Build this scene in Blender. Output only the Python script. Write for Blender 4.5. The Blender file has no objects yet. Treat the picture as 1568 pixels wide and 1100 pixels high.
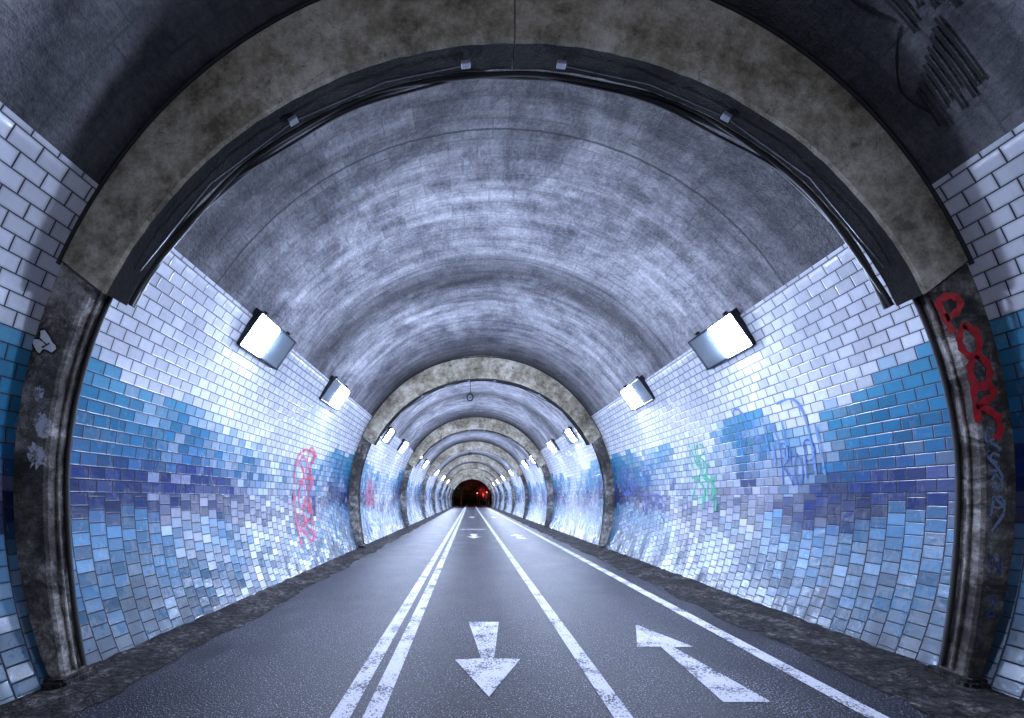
import bpy, bmesh, math, random
from mathutils import Vector, Matrix
random.seed(7)
S = bpy.context.scene
AX, CZ = 0.42, 1.87          # tunnel axis x, spring-line z
BAY = 10.4
Y0, Y1 = -17.0, 87.3
RIB0 = 3.72
WA, WBT, WBB = 4.72, 4.97, 4.75
TH_TOP = 0.61
TH_FLOOR = math.asin(-CZ/WBB)

# ---------------------------------------------------------------- helpers
def new_obj(name, verts, faces, mats=(), uvs=None, mat_idx=None, smooth=False, parent=None):
    me = bpy.data.meshes.new(name)
    me.from_pydata(verts, [], faces)
    for m in mats: me.materials.append(m)
    if uvs is not None:
        l = me.uv_layers.new(name="UVMap")
        for lp in me.loops:
            l.data[lp.index].uv = uvs[lp.vertex_index]
    if mat_idx is not None:
        for p, i in zip(me.polygons, mat_idx): p.material_index = i
    if smooth:
        for p in me.polygons: p.use_smooth = True
    me.update()
    o = bpy.data.objects.new(name, me)
    S.collection.objects.link(o)
    if parent: o.parent = parent
    return o

def empty(name, loc=(0,0,0)):
    e = bpy.data.objects.new(name, None); e.location = loc
    S.collection.objects.link(e); return e

class NG:
    def __init__(s, name):
        s.mat = bpy.data.materials.new(name); s.mat.use_nodes = True
        s.nt = s.mat.node_tree; s.b = s.nt.nodes["Principled BSDF"]
        s.out = s.nt.nodes["Material Output"]
    def link(s, a, b): s.nt.links.new(a, b)
    def _set(s, sock, v):
        if isinstance(v, bpy.types.NodeSocket): s.link(v, sock)
        else: sock.default_value = v
    def m(s, op, a, b=None, c=None, clamp=False):
        n = s.nt.nodes.new("ShaderNodeMath"); n.operation = op; n.use_clamp = clamp
        s._set(n.inputs[0], a)
        if b is not None: s._set(n.inputs[1], b)
        if c is not None: s._set(n.inputs[2], c)
        return n.outputs[0]
    def mr(s, v, a, b, c=0., d=1., smooth=False):
        n = s.nt.nodes.new("ShaderNodeMapRange")
        if smooth: n.interpolation_type = 'SMOOTHSTEP'
        s._set(n.inputs[0], v); s._set(n.inputs[1], a); s._set(n.inputs[2], b)
        s._set(n.inputs[3], c); s._set(n.inputs[4], d)
        return n.outputs[0]
    def mixf(s, f, a, b):
        n = s.nt.nodes.new("ShaderNodeMix"); n.data_type = 'FLOAT'
        s._set(n.inputs[0], f); s._set(n.inputs[2], a); s._set(n.inputs[3], b)
        return n.outputs[0]
    def mix(s, f, a, b, mode='MIX'):
        n = s.nt.nodes.new("ShaderNodeMix"); n.data_type = 'RGBA'; n.blend_type = mode
        s._set(n.inputs[0], f)
        for sock, v in ((n.inputs[6], a), (n.inputs[7], b)):
            if isinstance(v, (tuple, list)): v = (*v[:3], 1)
            s._set(sock, v)
        return n.outputs[2]
    def noise(s, vec, scale, detail=4, rough=.55, dist=0.):
        n = s.nt.nodes.new("ShaderNodeTexNoise")
        if vec is not None: s.link(vec, n.inputs["Vector"])
        n.inputs["Scale"].default_value = scale; n.inputs["Detail"].default_value = detail
        n.inputs["Roughness"].default_value = rough; n.inputs["Distortion"].default_value = dist
        return n.outputs[0]
    def comb(s, x, y, z=0.):
        n = s.nt.nodes.new("ShaderNodeCombineXYZ")
        s._set(n.inputs[0], x); s._set(n.inputs[1], y); s._set(n.inputs[2], z)
        return n.outputs[0]
    def sep(s, v):
        n = s.nt.nodes.new("ShaderNodeSeparateXYZ"); s.link(v, n.inputs[0]); return n.outputs
    def uv(s):
        n = s.nt.nodes.new("ShaderNodeTexCoord"); return n.outputs["UV"]
    def pos(s):
        n = s.nt.nodes.new("ShaderNodeNewGeometry"); return n.outputs["Position"]
    def white(s, vec):
        n = s.nt.nodes.new("ShaderNodeTexWhiteNoise"); n.noise_dimensions = '3D'
        s.link(vec, n.inputs["Vector"]); return n.outputs["Value"], n.outputs["Color"]
    def ramp(s, f, stops, interp='LINEAR'):
        n = s.nt.nodes.new("ShaderNodeValToRGB"); cr = n.color_ramp; cr.interpolation = interp
        while len(cr.elements) < len(stops): cr.elements.new(0.5)
        for e, (p, c) in zip(cr.elements, stops):
            e.position = p; e.color = (*c[:3], 1)
        s._set(n.inputs[0], f); return n.outputs[0]
    def bump(s, h, dist, strength=1.0):
        n = s.nt.nodes.new("ShaderNodeBump"); n.inputs["Distance"].default_value = dist
        n.inputs["Strength"].default_value = strength
        s.link(h, n.inputs["Height"]); s.link(n.outputs[0], s.b.inputs["Normal"])
    def base(s, c): s._set(s.b.inputs["Base Color"], (*c, 1) if isinstance(c, tuple) else c)
    def rough(s, r): s._set(s.b.inputs["Roughness"], r)

# ---------------------------------------------------------------- materials
def tile_material(name, seed):
    g = NG(name); u, v, _ = g.sep(g.uv())
    TW, THh = 0.205, 0.148
    # upper courses: running bond
    vvA = g.m('DIVIDE', g.m('ADD', v, 2*THh), THh); rowA = g.m('FLOOR', vvA); fvA = g.m('FRACT', vvA)
    stA = g.m('MULTIPLY', g.m('MODULO', rowA, 2.), 0.5)
    cuA = g.m('ADD', g.m('DIVIDE', g.m('ADD', u, 40.), TW), stA); colA = g.m('FLOOR', cuA); fuA = g.m('FRACT', cuA)
    ucA = g.m('SUBTRACT', g.m('MULTIPLY', g.m('SUBTRACT', g.m('ADD', colA, .5), stA), TW), 40.)
    vcA = g.m('MULTIPLY', g.m('SUBTRACT', rowA, 1.5), THh)
    # lower courses: stepped columns
    cuB = g.m('DIVIDE', g.m('ADD', u, 40.), TW); colB = g.m('FLOOR', cuB); fuB = g.m('FRACT', cuB)
    stB = g.m('MULTIPLY', g.m('MODULO', colB, 3.), 1/3)
    vvB = g.m('ADD', g.m('DIVIDE', g.m('ADD', v, 2*THh), THh), stB); rowB = g.m('FLOOR', vvB); fvB = g.m('FRACT', vvB)
    ucB = g.m('SUBTRACT', g.m('MULTIPLY', g.m('ADD', colB, .5), TW), 40.)
    vcB = g.m('MULTIPLY', g.m('SUBTRACT', g.m('SUBTRACT', rowB, 1.5), stB), THh)
    k = g.m('LESS_THAN', v, THh*13)
    col, row = g.mixf(k, colA, g.m('ADD', colB, 7777.)), g.mixf(k, rowA, rowB)
    fu, fv = g.mixf(k, fuA, fuB), g.mixf(k, fvA, fvB)
    uc, vc = g.mixf(k, ucA, ucB), g.mixf(k, vcA, vcB)
    rv, rc = g.white(g.comb(col, row, seed)); r1, r2, r3 = g.sep(rc)
    du = g.m('MULTIPLY', g.m('MINIMUM', fu, g.m('SUBTRACT', 1., fu)), TW)
    dv = g.m('MULTIPLY', g.m('MINIMUM', fv, g.m('SUBTRACT', 1., fv)), THh)
    edge = g.m('MINIMUM', du, dv)
    tile = g.mr(edge, 0.003, 0.0065, smooth=True)
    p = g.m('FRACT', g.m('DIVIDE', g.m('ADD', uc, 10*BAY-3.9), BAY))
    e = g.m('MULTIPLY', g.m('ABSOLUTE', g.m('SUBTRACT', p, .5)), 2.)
    pc = g.m('FLOOR', g.m('DIVIDE', uc, .82))
    pv, _c = g.white(g.comb(pc, 3.3, seed))
    n2 = g.noise(g.comb(uc, vc, seed*1.7+9), 0.75, 2)
    v3 = g.m('ADD', vc, g.m('MULTIPLY', g.m('SUBTRACT', rv, .5), .14))
    v3 = g.m('ADD', v3, g.m('MULTIPLY', g.m('SUBTRACT', pv, .5), .36))
    v3 = g.m('ADD', v3, g.m('MULTIPLY', g.m('SUBTRACT', n2, .5), .8))
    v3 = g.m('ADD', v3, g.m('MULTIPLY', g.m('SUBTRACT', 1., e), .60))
    W = (.68,.71,.78)
    col_r = g.ramp(g.m('DIVIDE', v3, 5.), [
        (0.0, (.005,.045,.09)), (.10, (.018,.09,.16)), (.17, (.05,.145,.25)), (.25, (.12,.25,.39)),
        (.34, (.07,.20,.36)), (.36, (.005,.018,.10)), (.465, (.008,.030,.16)), (.48, (.02,.115,.27)),
        (.56, (.02,.16,.31)), (.64, (.04,.23,.38)), (.685, (.09,.30,.46)), (.70, W)])
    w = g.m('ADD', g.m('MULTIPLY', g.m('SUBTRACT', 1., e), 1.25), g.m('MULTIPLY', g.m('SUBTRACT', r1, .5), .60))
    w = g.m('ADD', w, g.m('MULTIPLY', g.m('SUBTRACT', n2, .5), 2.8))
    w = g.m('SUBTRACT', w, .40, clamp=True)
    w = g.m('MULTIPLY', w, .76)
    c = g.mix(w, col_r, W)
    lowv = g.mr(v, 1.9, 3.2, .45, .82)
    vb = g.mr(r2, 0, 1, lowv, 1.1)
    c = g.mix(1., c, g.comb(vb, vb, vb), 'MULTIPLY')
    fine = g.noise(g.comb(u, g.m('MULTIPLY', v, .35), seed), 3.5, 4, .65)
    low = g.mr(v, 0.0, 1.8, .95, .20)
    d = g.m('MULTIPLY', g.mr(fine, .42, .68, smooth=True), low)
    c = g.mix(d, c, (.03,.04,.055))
    near = g.mr(edge, .006, .028, .26, 0.)
    c = g.mix(near, c, (.05,.06,.10))
    c = g.mix(tile, (.010,.013,.024), c)
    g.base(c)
    g.rough(g.m('ADD', g.m('MULTIPLY', d, .4), g.mr(tile, 0, 1, .85, .23)))
    tilt = g.m('ADD', g.m('MULTIPLY', g.m('SUBTRACT', fu, .5), g.m('SUBTRACT', r3, .5)),
               g.m('MULTIPLY', g.m('SUBTRACT', fv, .5), g.m('SUBTRACT', r1, .5)))
    wav = g.noise(g.comb(u, v), 14, 1)
    h = g.m('ADD', g.m('MULTIPLY', g.mr(edge, .003, .010, smooth=True), .7), g.m('MULTIPLY', tilt, 1.8))
    h = g.m('ADD', h, g.m('MULTIPLY', wav, .5))
    g.bump(h, .006)
    return g.mat

def ceiling_material():
    g = NG("stained_block_concrete"); uvn = g.uv(); u, v, _ = g.sep(uvn)
    TW, THh = .30, .42
    cu = g.m('DIVIDE', g.m('ADD', u, 40.), TW); col = g.m('FLOOR', cu); fu = g.m('FRACT', cu)
    stg = g.m('MULTIPLY', g.m('MODULO', col, 2.), .5)
    vv = g.m('ADD', g.m('DIVIDE', v, THh), stg); row = g.m('FLOOR', vv); fv = g.m('FRACT', vv)
    rv, rc = g.white(g.comb(col, row, 3.))
    du = g.m('MULTIPLY', g.m('MINIMUM', fu, g.m('SUBTRACT', 1., fu)), TW)
    dv = g.m('MULTIPLY', g.m('MINIMUM', fv, g.m('SUBTRACT', 1., fv)), THh)
    edge = g.m('MINIMUM', du, dv)
    big = g.noise(uvn, .45, 6, .7, 1.1); mid = g.noise(uvn, 2.6, 6, .78, .3); fine = g.noise(uvn, 18, 3, .8)
    line = g.m('MULTIPLY', g.mr(edge, .004, .014, 1., 0.), g.mr(mid, .42, .62))
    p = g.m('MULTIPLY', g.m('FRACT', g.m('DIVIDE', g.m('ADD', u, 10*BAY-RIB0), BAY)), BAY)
    streak = g.noise(g.comb(g.m('MULTIPLY', u, 3.6), g.m('MULTIPLY', v, .4)), 1.2, 4, .6)
    f = g.m('ADD', g.m('MULTIPLY', big, .46), g.m('ADD', g.m('MULTIPLY', mid, .34), g.m('MULTIPLY', streak, .36)))
    f = g.m('ADD', f, g.m('MULTIPLY', g.m('SUBTRACT', rv, .5), .04))
    f = g.m('ADD', f, g.m('MULTIPLY', g.m('SUBTRACT', fine, .5), .26))
    c = g.ramp(f, [(.43, (.06,.06,.075)), (.53, (.20,.20,.225)), (.62, (.40,.395,.425)), (.74, (.74,.73,.76))])
    tide = g.mr(g.m('ABSOLUTE', g.m('SUBTRACT', big, .53)), 0., .012, .6, 0.)
    c = g.mix(g.m('MULTIPLY', tide, g.mr(streak, .45, .6)), c, (.66,.65,.69))
    bay_shade = g.ramp(g.m('DIVIDE', g.m('ADD', p, g.m('MULTIPLY', g.m('SUBTRACT', big, .5), 1.4)), BAY),
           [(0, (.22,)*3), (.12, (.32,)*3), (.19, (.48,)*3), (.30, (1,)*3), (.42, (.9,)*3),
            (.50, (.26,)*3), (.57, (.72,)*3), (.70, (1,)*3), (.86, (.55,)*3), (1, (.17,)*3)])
    c = g.mix(1., c, bay_shade, 'MULTIPLY')  # paints bright lamp bands and shade near ribs and mid-bay into the vault
    pw = g.m('ADD', p, g.m('MULTIPLY', g.m('SUBTRACT', mid, .5), .06))
    js = [g.mr(g.m('ABSOLUTE', g.m('SUBTRACT', pw, x)), .006, .022, 1., 0.) for x in (1.74, 4.7, 7.6)]
    jm = g.m('MAXIMUM', js[0], g.m('MULTIPLY', g.m('MAXIMUM', js[1], js[2]), .6))
    dark = g.m('MAXIMUM', g.m('MULTIPLY', line, .62), jm)
    c = g.mix(g.m('MULTIPLY', dark, .85), c, (.015,.015,.02))
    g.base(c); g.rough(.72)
    g.bump(fine, .03)
    return g.mat

def concrete(name, c0, c1, c2, rough=.8, grime=(.02,.018,.014), gth=(.55,.75), bumpd=.015, crack=False):
    g = NG(name); P = g.pos()
    big = g.noise(P, 1.1, 3, .6, .5); mid = g.noise(P, 6, 5, .8)
    f = g.m('ADD', g.m('MULTIPLY', big, .5), g.m('MULTIPLY', mid, .52))
    c = g.ramp(f, [(.40, c0), (.51, c1), (.64, c2)])
    spots = g.noise(P, 2.6, 6, .75, 1.)
    c = g.mix(g.mr(spots, gth[0], gth[1], 0, .9, True), c, grime)
    if crack:
        cr = g.mr(g.m('ABSOLUTE', g.m('SUBTRACT', g.noise(P, 1.3, 5, .6, 1.5), .5)), 0., .004, .8, 0.)
        c = g.mix(g.m('MULTIPLY', cr, g.mr(big, .5, .56)), c, (.015,.013,.012))
    g.base(c); g.rough(rough)
    g.bump(mid, bumpd*2)
    return g.mat

M_tileL = tile_material("glazed_wall_tiles_a", 1.0)
M_tileR = tile_material("glazed_wall_tiles_b", 5.0)
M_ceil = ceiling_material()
M_arch = concrete("weathered_arch_concrete", (.13,.112,.078), (.36,.32,.235), (.66,.62,.52), gth=(.54,.76), crack=True)
M_leg = concrete("grimy_leg_concrete", (.025,.022,.02), (.12,.108,.096), (.46,.44,.41), gth=(.46,.63))
M_dark = concrete("shaded_soffit_concrete", (.004,.004,.004), (.008,.008,.008), (.016,.015,.015), rough=1.)  # near-black colour carries the shade of the unlit arch soffit

def asphalt():
    g = NG("asphalt"); P = g.pos()
    sp = g.noise(P, 62, 1, .9); med = g.noise(P, 1.2, 3, .6); x, y, z = g.sep(P)
    tr = g.noise(g.comb(g.m('MULTIPLY', x, 2.4), g.m('MULTIPLY', y, .12)), 1.0, 3)
    f = g.m('ADD', sp, g.m('MULTIPLY', g.m('SUBTRACT', med, .5), .2))
    c = g.ramp(f, [(.48, (.003,.003,.005)), (.57, (.008,.008,.012)), (.63, (.05,.05,.065)), (.69, (.36,.36,.44))])
    c = g.mix(g.mr(tr, .42, .7, 0, .35), c, (.006,.006,.010))
    g.base(c); g.rough(g.mr(med, .3, .7, .38, .50)); g.b.inputs["Specular IOR Level"].default_value = .16; g.bump(sp, .008)
    return g.mat
M_asph = asphalt()

def paint(name, colr, wear=.5):
    g = NG(name); P = g.pos()
    w = g.noise(P, 40, 3, .85); b = g.noise(P, 3, 3)
    f = g.m('ADD', w, g.m('MULTIPLY', g.m('SUBTRACT', b, .5), .6))
    mk = g.mr(f, wear, wear+.08)
    g.base(g.mix(mk, colr, (.03,.03,.045))); g.rough(.6); g.b.inputs["Specular IOR Level"].default_value = .2; g.bump(w, .007)
    return g.mat
M_paint = paint("worn_road_paint", (.44,.44,.48), .52)

def gutter():
    g = NG("gutter_rubble"); P = g.pos()
    n = g.nt.nodes.new("ShaderNodeTexVoronoi"); n.inputs["Scale"].default_value = 13
    g.link(P, n.inputs["Vector"]); vd = n.outputs["Distance"]
    a = g.noise(P, 2.2, 5, .7); b = g.noise(P, 30, 3, .8)
    f = g.m('ADD', g.m('MULTIPLY', a, .6), g.m('MULTIPLY', b, .4))
    c = g.ramp(f, [(.38, (.005,.005,.005)), (.5, (.024,.020,.020)), (.64, (.16,.145,.14))])
    c = g.mix(g.mr(vd, .3, .7, 0, .8), c, (.006,.006,.006))
    g.base(c); g.rough(.85); g.b.inputs["Specular IOR Level"].default_value = .2
    g.bump(g.m('SUBTRACT', b, g.m('MULTIPLY', vd, .8)), .04)
    return g.mat
M_gut = gutter()

def simple(name, c, rough=.5, metal=0., emit=None, es=0., var=.0, vs=8):
    g = NG(name)
    if var > 0:
        n = g.noise(g.pos(), vs, 4, .6)
        g.base(g.mix(g.mr(n, .35, .65), tuple(x*(1-var) for x in c), tuple(min(1, x*(1+var)) for x in c)))
    else: g.base(tuple(c))
    g.rough(rough); g.b.inputs["Metallic"].default_value = metal
    if emit:
        g.b.inputs["Emission Color"].default_value = (*emit, 1); g.b.inputs["Emission Strength"].default_value = es
    return g.mat
LC = (.60,.71,1.)
M_cable = simple("black_cable", (.006,.006,.007), .6, var=.3)
M_steel = simple("galvanised_conduit", (.06,.065,.075), .5, .6, var=.3)
M_house = simple("lamp_housing_metal", (.03,.035,.045), .4, .5, var=.3)
M_lit = simple("lit_lamp_glass", (.8,.8,.8), .2, 0, LC, 430.)
M_dim = simple("rear_lamp_glass", (.10,.13,.16), .08, 0, LC, .08)
M_back = simple("lamp_glass_back_bay", (.8,.8,.8), .2, 0, (.76,.80,1.), 170.)
M_back0 = simple("lamp_glass_dimmed", (.8,.8,.8), .2, 0, LC, 8.)  # glow turned down to keep the near floor dark

def spray(name, c, thr=.42, top=.92):
    g = NG(name); P = g.pos()
    n = g.noise(P, 9, 4, .7); g.base(c); g.rough(.5)
    g._set(g.b.inputs["Alpha"], g.mr(n, thr, thr+.12, .12, top))
    return g.mat
M_sred = spray("red_spray_paint", (.60,.03,.09), .42, .85); M_sred2 = simple("solid_red_spray_paint", (.60,.02,.022), .5, var=.35)
M_sgreen = spray("green_spray_paint", (.02,.42,.22), .40, .8); M_sblue = spray("blue_spray_paint", (.02,.07,.32), .36, .88)
M_spale = spray("pale_blue_spray_paint", (.10,.22,.50), .36, .85); M_sblack = spray("black_spray_paint", (.01,.01,.012), .36, .8)
M_swhite = spray("chalky_blue_spray_paint", (.26,.36,.52), .40, .8)

# ---------------------------------------------------------------- tunnel surfaces
def prof(A, BT, BB, th):
    return AX + A*math.cos(th), CZ + (BT if math.sin(th) > 0 else BB)*math.sin(th)
NT = 400
tab = [(TH_FLOOR, 0.)]
for i in range(1, NT+1):
    th = TH_FLOOR + (math.pi/2-TH_FLOOR)*i/NT
    a = prof(WA, WBT, WBB, tab[-1][0]); b = prof(WA, WBT, WBB, th)
    tab.append((th, tab[-1][1] + math.dist(a, b)))
def arc(th):
    i = min(NT, max(0, (th-TH_FLOOR)/(math.pi/2-TH_FLOOR)*NT)); k = min(NT-1, int(i)); f = i-k
    return tab[k][1]*(1-f)+tab[k+1][1]*f
def th_of(v):
    for k in range(NT):
        if tab[k+1][1] >= v:
            f = (v-tab[k][1])/(tab[k+1][1]-tab[k][1]); return tab[k][0]+f*(tab[k+1][0]-tab[k][0])
    return math.pi/2
def wall_pt(side, y, v, off=0.):
    th = th_of(v); x, z = prof(WA-off, WBT-off, WBB-off, th)
    return (AX + side*(x-AX), y, z)

YS = [Y0 + (Y1-Y0)*i/60 for i in range(61)]
def tile_wall(side, mat):
    N = 40; vs, uv, fs = [], [], []
    ths = [TH_FLOOR-.03 + (TH_TOP-TH_FLOOR+.03)*i/N for i in range(N+1)]
    rows = []
    for th in ths:
        x, z = prof(WA, WBT, WBB, th); rows.append((AX+side*(x-AX), z, arc(th) if th > TH_FLOOR else -.03*WA))
    x, z = prof(WA+.06, WBT+.06, WBB, TH_TOP); rows.append((AX+side*(x-AX), z, arc(TH_TOP)+.06))
    for y in YS:
        for (x, z, v) in rows: vs.append((x, y, z)); uv.append((y, v))
    n = len(rows)
    for j in range(len(YS)-1):
        for i in range(n-1):
            a = j*n+i; fs.append((a, a+1, a+1+n, a+n))
    return new_obj("tiled_wall", vs, fs, [mat], uv, smooth=True)
tile_wall(-1, M_tileL); tile_wall(1, M_tileR)

def vault():
    N = 90; vs, uv, fs = [], [], []
    a0 = TH_TOP-.02; a1 = math.pi-a0; L = 0; prev = None; rows = []
    for i in range(N+1):
        th = a0+(a1-a0)*i/N; x = AX+(WA+.03)*math.cos(th); z = CZ+(WBT+.03)*math.sin(th)
        if prev: L += math.dist(prev, (x, z))
        prev = (x, z); rows.append((x, z, L))
    for y in YS:
        for (x, z, l) in rows: vs.append((x, y, z)); uv.append((y, l))
    n = N+1
    for j in range(len(YS)-1):
        for i in range(N):
            a = j*n+i; fs.append((a, a+1, a+1+n, a+n))
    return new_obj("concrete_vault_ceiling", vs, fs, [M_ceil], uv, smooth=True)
vault()

# ---------------------------------------------------------------- ribs
def tube(name, pts, r, mat, parent=None, cyc=False, seg=2):
    cu = bpy.data.curves.new(name, 'CURVE'); cu.dimensions = '3D'
    sp = cu.splines.new('POLY'); sp.points.add(len(pts)-1)
    for p, q in zip(sp.points, pts): p.co = (*q, 1)
    sp.use_cyclic_u = cyc
    cu.bevel_depth = r; cu.bevel_resolution = seg; cu.materials.append(mat)
    o = bpy.data.objects.new(name, cu); S.collection.objects.link(o)
    if parent: o.parent = parent
    return o

def rib_segment(name, yf, yb, inner, ths, mats, parent):
    ch = .022; vs, fs, mi = [], [], []
    oA, oB = 4.80, 5.05
    n = 6
    for th in ths:
        A, B = inner(th); c, s = math.cos(th), math.sin(th)
        j = random.uniform(-.006, .006)
        A += j; B += j
        for (da, yy, outer) in ((0, yf, 1), (ch, yf, 0), (0, yf+ch, 0), (0, yb-ch, 0), (ch, yb, 0), (0, yb, 1)):
            if outer: vs.append((AX+oA*c, yy, CZ+oB*s))
            else: vs.append((AX+(A+da)*c, yy, CZ+(B+da)*s))
    for k in range(len(ths)-1):
        for i in range(n-1):
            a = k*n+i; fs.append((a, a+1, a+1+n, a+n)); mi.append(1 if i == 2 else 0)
    fs.append(tuple(range(n))); mi.append(0); b = (len(ths)-1)*n
    fs.append(tuple(b+i for i in reversed(range(n)))); mi.append(0)
    return new_obj(name, vs, fs, mats, mat_idx=mi, parent=parent)
def arch_in(th): return (4.27, 4.21)
def leg_in(th): return (4.42, 4.45) if math.sin(th) > 0 else (4.42, 6.3)
def lin(a, b, n): return [a+(b-a)*i/n for i in range(n+1)]
def rib(y):
    e = empty("concrete_arch_rib", (0, 0, 0)); yf, yb = y, y+.27
    J = .455
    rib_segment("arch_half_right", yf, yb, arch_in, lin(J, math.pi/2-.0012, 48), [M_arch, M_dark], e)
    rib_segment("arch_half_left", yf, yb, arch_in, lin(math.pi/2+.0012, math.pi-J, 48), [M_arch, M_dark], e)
    fl = math.asin(-(CZ+.03)/6.3)
    rib_segment("leg_right", yf+.03, yb-.01, leg_in, lin(fl, J-.006, 34), [M_leg, M_leg], e)
    rib_segment("leg_left", yf+.03, yb-.01, leg_in, lin(math.pi-J+.006, math.pi-fl, 34), [M_leg, M_leg], e)
    tube("rib_gap_shade", [(AX+(4.728+.012*math.sin(9*a))*math.cos(a), yf-.004, CZ+(4.978+.012*math.sin(7*a))*math.sin(a)) for a in lin(.44, math.pi-.44, 90)], .018, M_cable, e)  # dark tube stands in for the shaded gap between rib and wall
    for s in (-1, 1):   # footings
        bm = bmesh.new(); bmesh.ops.create_cube(bm, size=1)
        bmesh.ops.scale(bm, vec=(.58, .38, .14), verts=bm.verts)
        bmesh.ops.bevel(bm, geom=bm.edges[:], offset=.03, segments=2, affect='EDGES')
        bmesh.ops.translate(bm, vec=(AX+s*4.46, y+.14, .05), verts=bm.verts)
        me = bpy.data.meshes.new("footing"); bm.to_mesh(me); bm.free(); me.materials.append(M_gut)
        o = bpy.data.objects.new("footing_"+("right" if s > 0 else "left"), me); S.collection.objects.link(o); o.parent = e
    return e
ribs = [RIB0 + BAY*k for k in range(-1, 9)]
for y in ribs: rib(y)

def cables(y):
    e = empty("cable_bundle")
    def ringpts(A, B, yy, a0, a1, n=70, wob=.02, ph=0):
        out = []
        for i in range(n+1):
            th = a0+(a1-a0)*i/n
            w = wob*math.sin(th*7+ph)+wob*.6*math.sin(th*17+ph*2)
            Bb = B if math.sin(th) > 0 else 6.2
            out.append((AX+(A+w)*math.cos(th), yy, CZ+(Bb+w)*math.sin(th)))
        return out
    J = .46
    tube("cable_1", ringpts(4.27, 4.22, y+.29, J, math.pi-J, ph=.4), .022, M_cable, e)
    tube("cable_2", ringpts(4.30, 4.24, y+.33, J, math.pi-J, ph=1.7), .028, M_cable, e)
    tube("cable_3", ringpts(4.25, 4.19, y+.31, .5, math.pi-.5, wob=.03, ph=2.9), .012, M_cable, e)
    for s in (0, 1):
        a0, a1 = (-.28, .45) if s == 0 else (math.pi-.45, math.pi+.28)
        tube("leg_pipe_%d" % (2*s+1), ringpts(4.405, 4.42, y+.13, a0, a1, 30, .003), .014, M_leg, e)
        tube("leg_pipe_%d" % (2*s+2), ringpts(4.40, 4.42, y+.21, a0, a1, 30, .003), .022, M_cable, e)
    c = empty("metal_conduit")
    angs = [.55, .82, 1.06, 1.25, 1.46, 1.68, 1.87, 2.10, 2.34, 2.6]
    P = [(AX+4.235*math.cos(a), y+.15, CZ+4.175*math.sin(a)) for a in angs]
    tube("run_right", P[:5], .010, M_steel, c); tube("run_left", P[5:], .010, M_steel, c)
    for i, a in enumerate(angs):
        if i in (2, 4, 5, 7):
            bm = bmesh.new(); bmesh.ops.create_cube(bm, size=1)
            bmesh.ops.scale(bm, vec=(.09, .06, .035), verts=bm.verts)
            bmesh.ops.bevel(bm, geom=bm.edges[:], offset=.006, segments=1, affect='EDGES')
            bmesh.ops.rotate(bm, matrix=Matrix.Rotation(-(a-math.pi/2), 3, 'Y'), verts=bm.verts)
            bmesh.ops.translate(bm, vec=P[i], verts=bm.verts)
            me = bpy.data.meshes.new("junction_box"); bm.to_mesh(me); bm.free(); me.materials.append(M_box)
            o = bpy.data.objects.new("junction_box_%d" % i, me); S.collection.objects.link(o); o.parent = c
M_box = simple("grey_junction_box", (.22,.23,.27), .5, 0, var=.2)
for y in ribs[1:4]: cables(y)

# ---------------------------------------------------------------- floodlights
def floodlight(y, side, lit_near=True, lit=None):
    e = empty("wall_floodlight")
    th = .57; x, z = prof(WA, WBT, WBB, th)
    t = Vector((-WA*math.sin(th)*side, 0, WBT*math.cos(th))).normalized()
    n = Vector((-math.cos(th)/WA*side, 0, -math.sin(th)/WBT)).normalized()
    tilt = math.radians(4)
    n2 = (n*math.cos(tilt) - t*math.sin(tilt)).normalized(); t2 = (t*math.cos(tilt)+n*math.sin(tilt)).normalized()
    C = Vector((AX+side*(x-AX), y, z)) + n*.035
    Yv = Vector((0, 1, 0))
    def box(name, y0, y1, t0, t1, n0, n1, mat, bev=.01, taper=0):
        vs = []
        for k, nn in enumerate((n0, n1)):
            q = taper if k else 0
            for (yy, tt) in ((y0+q, t0+q), (y1-q, t0+q), (y1-q, t1-q), (y0+q, t1-q)):
                vs.append(C + Yv*yy + t2*tt + n2*nn)
        fs = [(0,3,2,1), (4,5,6,7), (0,1,5,4), (1,2,6,5), (2,3,7,6), (3,0,4,7)]
        o = new_obj(name, [tuple(v) for v in vs], fs, [mat], parent=e)
        bm = bmesh.new(); bm.from_mesh(o.data); bmesh.ops.recalc_face_normals(bm, faces=bm.faces)
        if bev: bmesh.ops.bevel(bm, geom=bm.edges[:], offset=bev, segments=1, affect='EDGES')
        else:
            bm.faces.ensure_lookup_table()
            bmesh.ops.delete(bm, geom=[bm.faces[0]], context='FACES_ONLY')   # open back of the glass
        bm.to_mesh(o.data); bm.free()
    L, H = .62, .33
    box("housing", -L, L, -H, H, -.08, .02, M_house, .010)
    w = .026
    box("frame_near", -L, -L+w, -H, H, .022, .052, M_house, .004)
    box("frame_far", L-w, L, -H, H, .022, .052, M_house, .004)
    box("frame_top", -L+w+.002, L-w-.002, H-w, H, .022, .052, M_house, .004)
    box("frame_bottom", -L+w+.002, L-w-.002, -H, -H+w, .022, .052, M_house, .004)
    g = .032
    s0, s1 = (-L+g, .02), (-.02, L-g)
    if lit_near: a, b = s0, (.03, L-g)
    else: a, b = s1, (-L+g, -.03)
    box("lit_glass", a[0], a[1], -H+g, H-g, .024, .078, lit, 0, .05)
    box("dark_glass", b[0], b[1], -H+g, H-g, .024, .036, M_dim, .004)
    for yy in (-.4, .4):
        box("bracket", yy-.02, yy+.02, H+.003, H+.05, -.09, -.01, M_house, .005)
for k in range(-1, 8):
    for side in (-1, 1):
        floodlight(6.95+BAY*k, side, True, M_back if k == -1 else M_lit)
        floodlight(10.4+BAY*k, side, False, M_back0 if k == -1 else M_lit)

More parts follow.
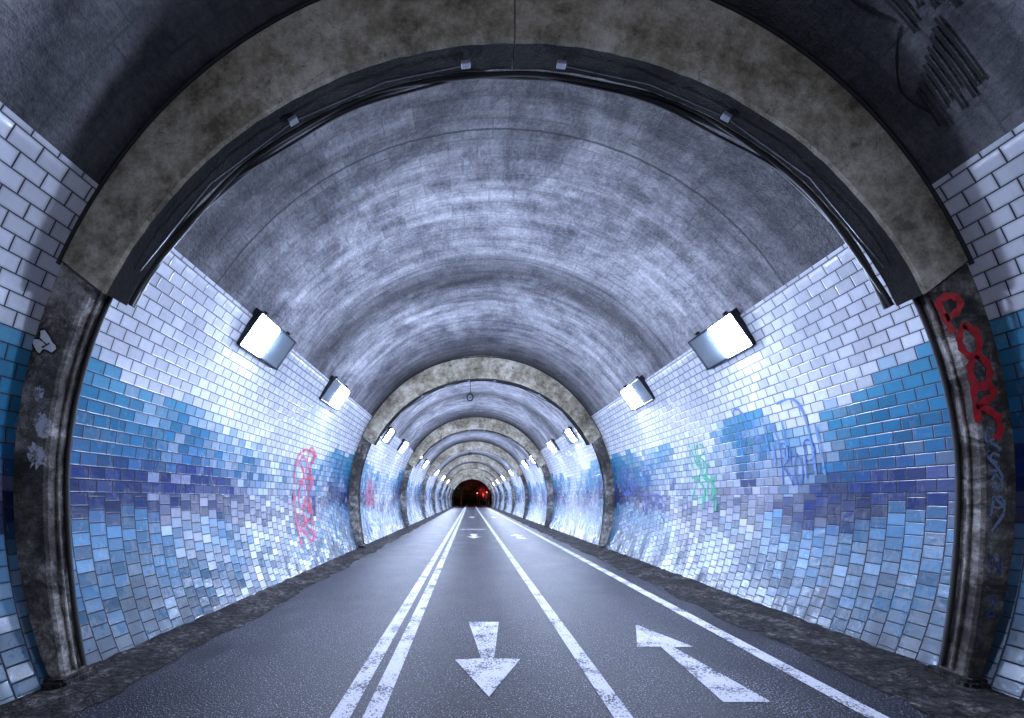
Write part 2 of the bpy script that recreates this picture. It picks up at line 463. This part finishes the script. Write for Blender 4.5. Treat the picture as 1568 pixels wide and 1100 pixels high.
for y in (17., 38.):
    e = empty("ceiling_hook")
    z = 6.13
    tube("ring", [(0.0+.13*math.cos(a), y, z+.15*math.sin(a)) for a in lin(0, 2*math.pi*.97, 24)], .028, M_cable, e)
    tube("rod", [(0, y, z+.15), (0.02, y, z+.35), (0, y, 6.86)], .014, M_cable, e)

# ---------------------------------------------------------------- floor
def sheet(name, x0, x1, y0, y1, z, mat, nx=1, ny=1):
    vs = [(x0+(x1-x0)*i/nx, y0+(y1-y0)*j/ny, z) for j in range(ny+1) for i in range(nx+1)]
    fs = [(j*(nx+1)+i, j*(nx+1)+i+1, (j+1)*(nx+1)+i+1, (j+1)*(nx+1)+i) for j in range(ny) for i in range(nx)]
    return new_obj(name, vs, fs, [mat])
M_ground = concrete("dark_ground", (.02,.022,.015), (.05,.05,.035), (.09,.09,.06))
sheet("ground", -600, 600, -500, 900, -.10, M_ground)
sheet("road", -3.45, 4.0, Y0-60, 420, 0.0, M_asph, 1, 20)

def gutter_strip(xa, xb):
    nx, ny = 8, 700; vs, fs = [], []
    for j in range(ny+1):
        y = Y0+(Y1-Y0)*(j/ny)
        for i in range(nx+1):
            f = i/nx; x = xa+(xb-xa)*f
            if i == 0: x += (random.uniform(-.04, .05)+.05*math.sin(y*1.7)+.03*math.sin(y*4.1))*(1 if xb > xa else -1); z = .006
            else: z = .012+.06*f+random.uniform(-.012, .014)
            vs.append((x, y, z))
    for j in range(ny):
        for i in range(nx):
            a = j*(nx+1)+i; fs.append((a, a+1, a+nx+2, a+nx+1))
    return new_obj("gutter_strip", vs, fs, [M_gut], smooth=False)
gutter_strip(-3.26, -4.05); gutter_strip(3.82, 4.95)

mk = empty("road_markings")
def mpoly(name, pts, z=.005):
    return new_obj(name, [(x, y, z) for x, y in pts], [tuple(range(len(pts)))], [M_paint], parent=mk)
def mline(name, x0, x1, y0=Y0, y1=300):
    mpoly(name, [(x0, y0), (x1, y0), (x1, y1), (x0, y1)])
mline("double_line_a", -1.15, -.985); mline("double_line_b", -.885, -.725)
mline("lane_line", 1.18, 1.34); mline("edge_line", 3.26, 3.44)
def fl(px, py):   # ground coordinates from a survey grid
    k = 1.8/(py-764.); return ((px-720.)*k, 610.*k)
a1 = [fl(718,953), fl(764,953), fl(757,1009), fl(797,1010), fl(749,1068), fl(697,1011), fl(737,1009)]
mpoly("arrow_down", a1)
a2 = [fl(974,957), fl(1062,991), fl(1032,992), fl(1182,1076), fl(1108,1076), fl(1012,991), fl(976,991)]
mpoly("arrow_bend", a2)
for off in (14.5, 34.):
    mpoly("arrow_far_a", [(x, y+off) for x, y in a1]); mpoly("arrow_far_b", [(x-.1, y+off) for x, y in a2])
mpoly("stop_bar", [(-.6, 23.2), (.95, 23.2), (.95, 23.6), (-.6, 23.6)])

# ---------------------------------------------------------------- graffiti
def ribbon(vs, fs, pts3, width, nrm_fn):
    P = [Vector(p) for p in pts3]; base = len(vs)
    for i, p in enumerate(P):
        d = (P[min(i+1, len(P)-1)] - P[max(i-1, 0)])
        if d.length < 1e-6: d = Vector((0, 1, 0))
        s = d.normalized().cross(nrm_fn(p)).normalized()
        w = width*(.5+.12*math.sin(i*1.3))
        vs.append(tuple(p+s*w)); vs.append(tuple(p-s*w))
    for i in range(len(P)-1):
        a = base+2*i; fs.append((a, a+1, a+3, a+2))
def smooth(pts, k=6):
    out = []
    for i in range(len(pts)-1):
        p0 = pts[max(i-1, 0)]; p1 = pts[i]; p2 = pts[i+1]; p3 = pts[min(i+2, len(pts)-1)]
        for j in range(k):
            t = j/k
            out.append(tuple(.5*((2*b)+(-a+c)*t+(2*a-5*b+4*c-d)*t*t+(-a+3*b-3*c+d)*t**3) for a, b, c, d in zip(p0, p1, p2, p3)))
    out.append(pts[-1]); return out
def wall_graffiti(side, strokes, width, mat, off=.007):
    vs, fs = [], []
    def nf(p): return Vector((AX-p.x, 0, CZ-p.z)).normalized()
    for k, s in enumerate(strokes):
        ribbon(vs, fs, [wall_pt(side, y, v, off+.0008*k) for y, v in smooth(s)], width, nf)
    return new_obj("graffiti", vs, fs, [mat])
def xf(strokes, y0, v0, sy, sv): return [[(y0+x*sy, v0+z*sv) for x, z in s] for s in strokes]
LET = {
 'P': [[(0,0),(0,.5),(.02,1),(.4,1.02),(.6,.75),(.35,.5),(0,.48)]],
 'R': [[(0,0),(0,1),(.45,1),(.55,.72),(.1,.5),(.35,.3),(.6,0)]],
 'O': [[(.3,1),(.05,.7),(.05,.3),(.3,0),(.55,.3),(.55,.7),(.3,1.02)]],
 'S': [[(.55,.9),(.2,1),(.05,.72),(.5,.42),(.45,.08),(.05,.05)]],
 'H': [[(0,0),(.04,1)],[(0,.5),(.5,.55)],[(.5,0),(.52,1)]],
 'Z': [[(0,1),(.6,.95),(0,.05),(.6,.0)]],
 'N': [[(0,0),(.05,1),(.5,.05),(.55,1)]],
}
def word(w, y0, v0, sy, sv, step=.75):
    out = []
    for i, ch in enumerate(w):
        out += xf(LET[ch], y0+i*step*sy+random.uniform(-.08,.08)*sy, v0+random.uniform(-.15, .15)*sv, sy*random.uniform(.8,1.2), sv*random.uniform(.8,1.2))
    return out
def scrib(y0, v0, w, h, n):
    out = []
    for k in range(n):
        y, v = y0+random.uniform(0, w*.7), v0+random.uniform(0, h*.8); pts = [(y, v)]
        for i in range(random.randint(3, 7)):
            y += random.uniform(-.4, .45)*w*.6; v += random.uniform(-.5, .5)*h*.6
            pts.append((min(max(y, y0), y0+w), min(max(v, v0), v0+h)))
        out.append(pts)
    return out
wall_graffiti(-1, word("SR", 9.9, 2.35, .62, .75)+word("OZ", 10.0, 1.5, .6, .75)+word("RS", 9.9, .8, .55, .6)+scrib(9.9, .8, .9, 2.2, 2)
   + [[(9.8,.6),(9.7,1.8),(9.75,2.9),(10.3,3.1),(10.9,3.0)]], .085, M_sred)
wall_graffiti(1, word("PHN", 7.4, 2.5, -.48, .75)+[[(5.9,2.2),(6.0,3.3),(6.4,3.4)],[(5.8,2.9),(5.75,2.2)]], .04, M_spale)
wall_graffiti(1, word("ROP", 6.5, 2.1, -.3, .55), .028, M_sblue)
wall_graffiti(1, word("ZSO", 9.2, 1.9, -.4, .5)+word("NR", 9.1, 2.5, -.4, .45)+scrib(8.3, 1.6, .8, 1.0, 4), .05, M_sgreen)
wall_graffiti(1, word("NORS", 11.8, 1.5, -.5, .5)+word("SP", 11.9, 2.3, -.6, .5)+scrib(10., 1.2, 1.8, 1.2, 3), .035, M_sblue)
wall_graffiti(1, word("RS", 13.4, 2.0, -.6, .9)+scrib(12.4, 2.0, 1., .9, 4), .09, M_sblue)
for i, (yy, s, mt) in enumerate([(16.5,-1,M_sred),(25.,-1,M_sblack),(27.,1,M_sblue),(41.,1,M_sblue),(46.,-1,M_sred)]):
    wall_graffiti(s, word(random.choice(["ROS","SPO","HNO"]), yy, 1.6, .6*-s, 1.0), .09, mt)
M_mark = simple("black_marker_paint", (.008,.008,.01), .8, var=.3)
scr = [[(2.75,6.35),(2.9,6.65),(3.15,6.8),(3.3,6.6),(3.25,6.2)], [(3.25,6.15),(3.38,6.0),(3.5,5.75),(3.45,5.45)]]
for i in range(9):
    yy = 2.75+i*.055+random.uniform(-.012,.012); scr.append([(yy, 6.45+.2*math.sin(i*.8)), (yy+.03, 6.15-.25*random.random())])
for i in range(9):
    yy = 3.10+i*.04; scr.append([(yy, 6.0-.04*i), (yy+.03, 5.5-.25*random.random())])
wall_graffiti(1, scr, .018, M_mark, off=-.020)

def leg_graffiti(strokes, width, mat, y):
    vs, fs = [], []
    for k, s in enumerate(strokes):
        ribbon(vs, fs, [(x, y-.0012*k, z) for x, z in smooth(s)], width, lambda p: Vector((0,-1,0)))
    return new_obj("graffiti", vs, fs, [mat])
def slant(ch, x, z, s, a):
    out = []
    for st in LET[ch]:
        out.append([(x+s*(p*math.cos(a)-q*math.sin(a)), z+s*(p*math.sin(a)+q*math.cos(a))) for p, q in st])
    return out
YL = RIB0+.03-.006
leg_graffiti(slant('P', 4.54, 3.36, .32, .45)+slant('O', 4.65, 3.10, .32, .3)+slant('O', 4.73, 2.82, .32, .2)+slant('R', 4.78, 2.52, .32, .15)
             +[[(4.95,2.6),(4.98,2.45),(4.94,2.36)]], .065, M_sred2, YL)
leg_graffiti(slant('R', 4.88, 2.24, .19, .2)+slant('S', 4.87, 2.06, .17, -.1)+slant('O', 4.92, 1.86, .16, .2)+slant('P', 4.89, 1.64, .18, -.2)
             +[[(4.86,2.2),(5.0,2.0),(4.9,1.85),(5.02,1.7),(4.9,1.5)]], .026, M_swhite, YL)
leg_graffiti(slant('N', 4.90, 1.1, .16, 0)+slant('Z', 4.86, .7, .16, 0), .014, M_sblue, YL)
M_paper = spray("torn_paper", (.62,.62,.66), .42)
M_white = simple("sticker_white", (.75,.75,.78), .5, var=.1)
def flake(name, cx, cz, rx, rz, mat, y):
    pts = []
    for i in range(26):
        a = 2*math.pi*i/26; r = random.uniform(.45, 1.15); pts.append((cx+rx*r*math.cos(a), y, cz+rz*r*math.sin(a)))
    return new_obj(name, pts, [tuple(range(26))], [mat])
flake("torn_poster", -4.03, 2.50, .10, .14, M_paper, YL); flake("torn_poster", -4.07, 2.20, .11, .13, M_paper, YL)
flake("torn_poster", -4.05, 2.80, .06, .08, M_paper, YL)
hand = [(-4.10,3.22),(-4.12,3.30),(-4.05,3.31),(-4.04,3.38),(-3.99,3.39),(-3.92,3.28),(-3.88,3.22),(-3.93,3.17),(-4.0,3.2),(-4.05,3.16)]
new_obj("wall_sticker", [(x, YL, z) for x, z in hand], [tuple(range(len(hand)))], [M_white])
leg_graffiti([hand+[hand[0]], [(-4.05,3.31),(-3.98,3.25)], [(-4.02,3.22),(-3.95,3.26)]], .014, M_mark, YL-.003)

# ---------------------------------------------------------------- outside the far portal
M_bark = simple("bark", (.05,.04,.03), .9, var=.4)
def leafmat(name, c):
    g = NG(name); n = g.noise(g.pos(), 1.5, 2)
    g.base(g.mix(g.mr(n, .35, .65), tuple(x*.4 for x in c), c)); g.rough(.7); return g.mat
M_leaf = leafmat("foliage", (.05,.08,.03)); M_rleaf = leafmat("red_lit_foliage", (.12,.04,.03))  # second leaf colour has red light on the foliage painted in
def tree(x, y, h, mat):
    e = empty("tree", (x, y, -.1))
    vs, fs = [], []
    def limb(p, q, r0, r1):
        b = len(vs); d = (q-p).normalized(); s = d.orthogonal().normalized(); t = d.cross(s)
        for (c, r) in ((p, r0), (q, r1)):
            for i in range(7):
                a = 2*math.pi*i/7; vs.append(tuple(c+s*r*math.cos(a)+t*r*math.sin(a)))
        for i in range(7): fs.append((b+i, b+(i+1)%7, b+7+(i+1)%7, b+7+i))
    top = Vector((.2, .1, h*.55)); limb(Vector((0,0,0)), top, .22, .12)
    tips = []
    for i in range(9):
        a = i*2.4; q = top+Vector((math.cos(a)*h*.28, math.sin(a)*h*.28, h*random.uniform(-.2, .4)))
        st = top*random.uniform(.6, 1); limb(st, q, .09, .03); tips.append(q)
    new_obj("trunk", vs, fs, [M_bark], parent=e)
    lv, lf = [], []
    for i in range(2600):
        c = random.choice(tips)+Vector([random.gauss(0, h*.085) for _ in range(3)])
        a = Vector([random.uniform(-1,1) for _ in range(3)]).normalized(); b = a.orthogonal().normalized()
        s = random.uniform(.08, .16); k = len(lv)
        lv += [tuple(c-a*s), tuple(c+b*s*.5), tuple(c+a*s), tuple(c-b*s*.5)]; lf.append((k, k+1, k+2, k+3))
    new_obj("crown", lv, lf, [mat], parent=e)
for (x, y, h, m_) in ((-5.5,97,8,M_leaf),(-2.6,112,9,M_leaf),(4.6,99,6,M_rleaf),(6.5,108,9,M_rleaf),(2.8,120,9,M_rleaf),(-8,120,12,M_leaf)):
    tree(x, y, h, m_)
M_redl = simple("red_signal_lens", (.5,.02,.02), .3, 0, (1,.08,.06), 12.)
M_greenl = simple("white_green_lamp", (.5,.8,.7), .3, 0, (.6,1,.8), 30.)
def traffic_light(x, y):
    e = empty("traffic_light", (x, y, -.1))
    tube("pole", [(0,0,0),(0,0,3.4)], .06, M_house, e)
    bm = bmesh.new(); bmesh.ops.create_cube(bm, size=1); bmesh.ops.scale(bm, vec=(.34,.24,.95), verts=bm.verts)
    bmesh.ops.bevel(bm, geom=bm.edges[:], offset=.04, segments=2, affect='EDGES')
    bmesh.ops.translate(bm, vec=(0,0,3.1), verts=bm.verts)
    me = bpy.data.meshes.new("signal_head"); bm.to_mesh(me); bm.free(); me.materials.append(M_house)
    o = bpy.data.objects.new("signal_head", me); S.collection.objects.link(o); o.parent = e
    for i, mt in enumerate((M_house, M_house, M_redl)):
        n = 12; vs = [(.12*math.cos(2*math.pi*k/n), -.135, 2.8+.3*i+.12*math.sin(2*math.pi*k/n)) for k in range(n)]+[(0,-.165,2.8+.3*i)]
        new_obj("lens_%d" % i, vs, [(k, (k+1)%n, n) for k in range(n)], [mt], parent=e)
traffic_light(3.9, 93); traffic_light(1.9, 104)
def street_lamp(x, y, h, mt):
    e = empty("street_lamp", (x, y, -.1))
    tube("pole", [(0,0,0),(0,0,h*.9),(.3,0,h),(1.0,0,h)], .06, M_house, e)
    vs = [(.8,-.12,h-.02),(1.25,-.12,h-.04),(1.25,.12,h-.04),(.8,.12,h-.02),(.85,-.08,h-.12),(1.2,-.08,h-.12),(1.2,.08,h-.12),(.85,.08,h-.12)]
    new_obj("lamp_head", vs, [(0,1,2,3),(4,7,6,5),(0,4,5,1),(1,5,6,2),(2,6,7,3),(3,7,4,0)], [mt], parent=e)
street_lamp(-4.2, 101, 4.4, M_greenl)
for (x, y, z, w) in ((3.0, 97, 3.0, 220), (1.8, 110, 3.0, 260)):
    l = bpy.data.lights.new("added_red_glow", 'SPOT'); l.color = (1,.12,.12); l.energy = w*4; l.shadow_soft_size = .1; l.spot_size = math.radians(150)  # added red spots that redden the trees, separate from the signal lenses
    o = bpy.data.objects.new("added_red_spot", l); o.location = (x, y, z); S.collection.objects.link(o)
    o.rotation_euler = (math.radians(90), 0, 0)

# ---------------------------------------------------------------- world, moonlight, camera
w = bpy.data.worlds.new("World"); S.world = w; w.use_nodes = True
nt = w.node_tree; sky = nt.nodes.new("ShaderNodeTexSky"); sky.sky_type = 'NISHITA'; sky.sun_disc = False
sky.sun_elevation = math.radians(4); sky.sun_rotation = math.radians(140)
nt.links.new(sky.outputs[0], nt.nodes["Background"].inputs[0]); nt.nodes["Background"].inputs[1].default_value = .0015
sl = bpy.data.lights.new("moon", 'SUN'); sl.energy = .01; sl.angle = math.radians(.5)
so = bpy.data.objects.new("moon", sl); so.rotation_euler = (math.radians(60), 0, math.radians(140)); S.collection.objects.link(so)

cam = bpy.data.cameras.new("camera"); co = bpy.data.objects.new("camera", cam); S.collection.objects.link(co)
co.location = (0, 0, 1.8); co.rotation_euler = (math.radians(90), 0, 0)
cam.lens = 14.0; cam.sensor_width = 36; cam.shift_x = .041; cam.shift_y = .1365; cam.clip_start = .05; cam.clip_end = 1500
S.camera = co
S.view_settings.view_transform = 'Standard'; S.view_settings.look = 'None'; S.view_settings.exposure = 0
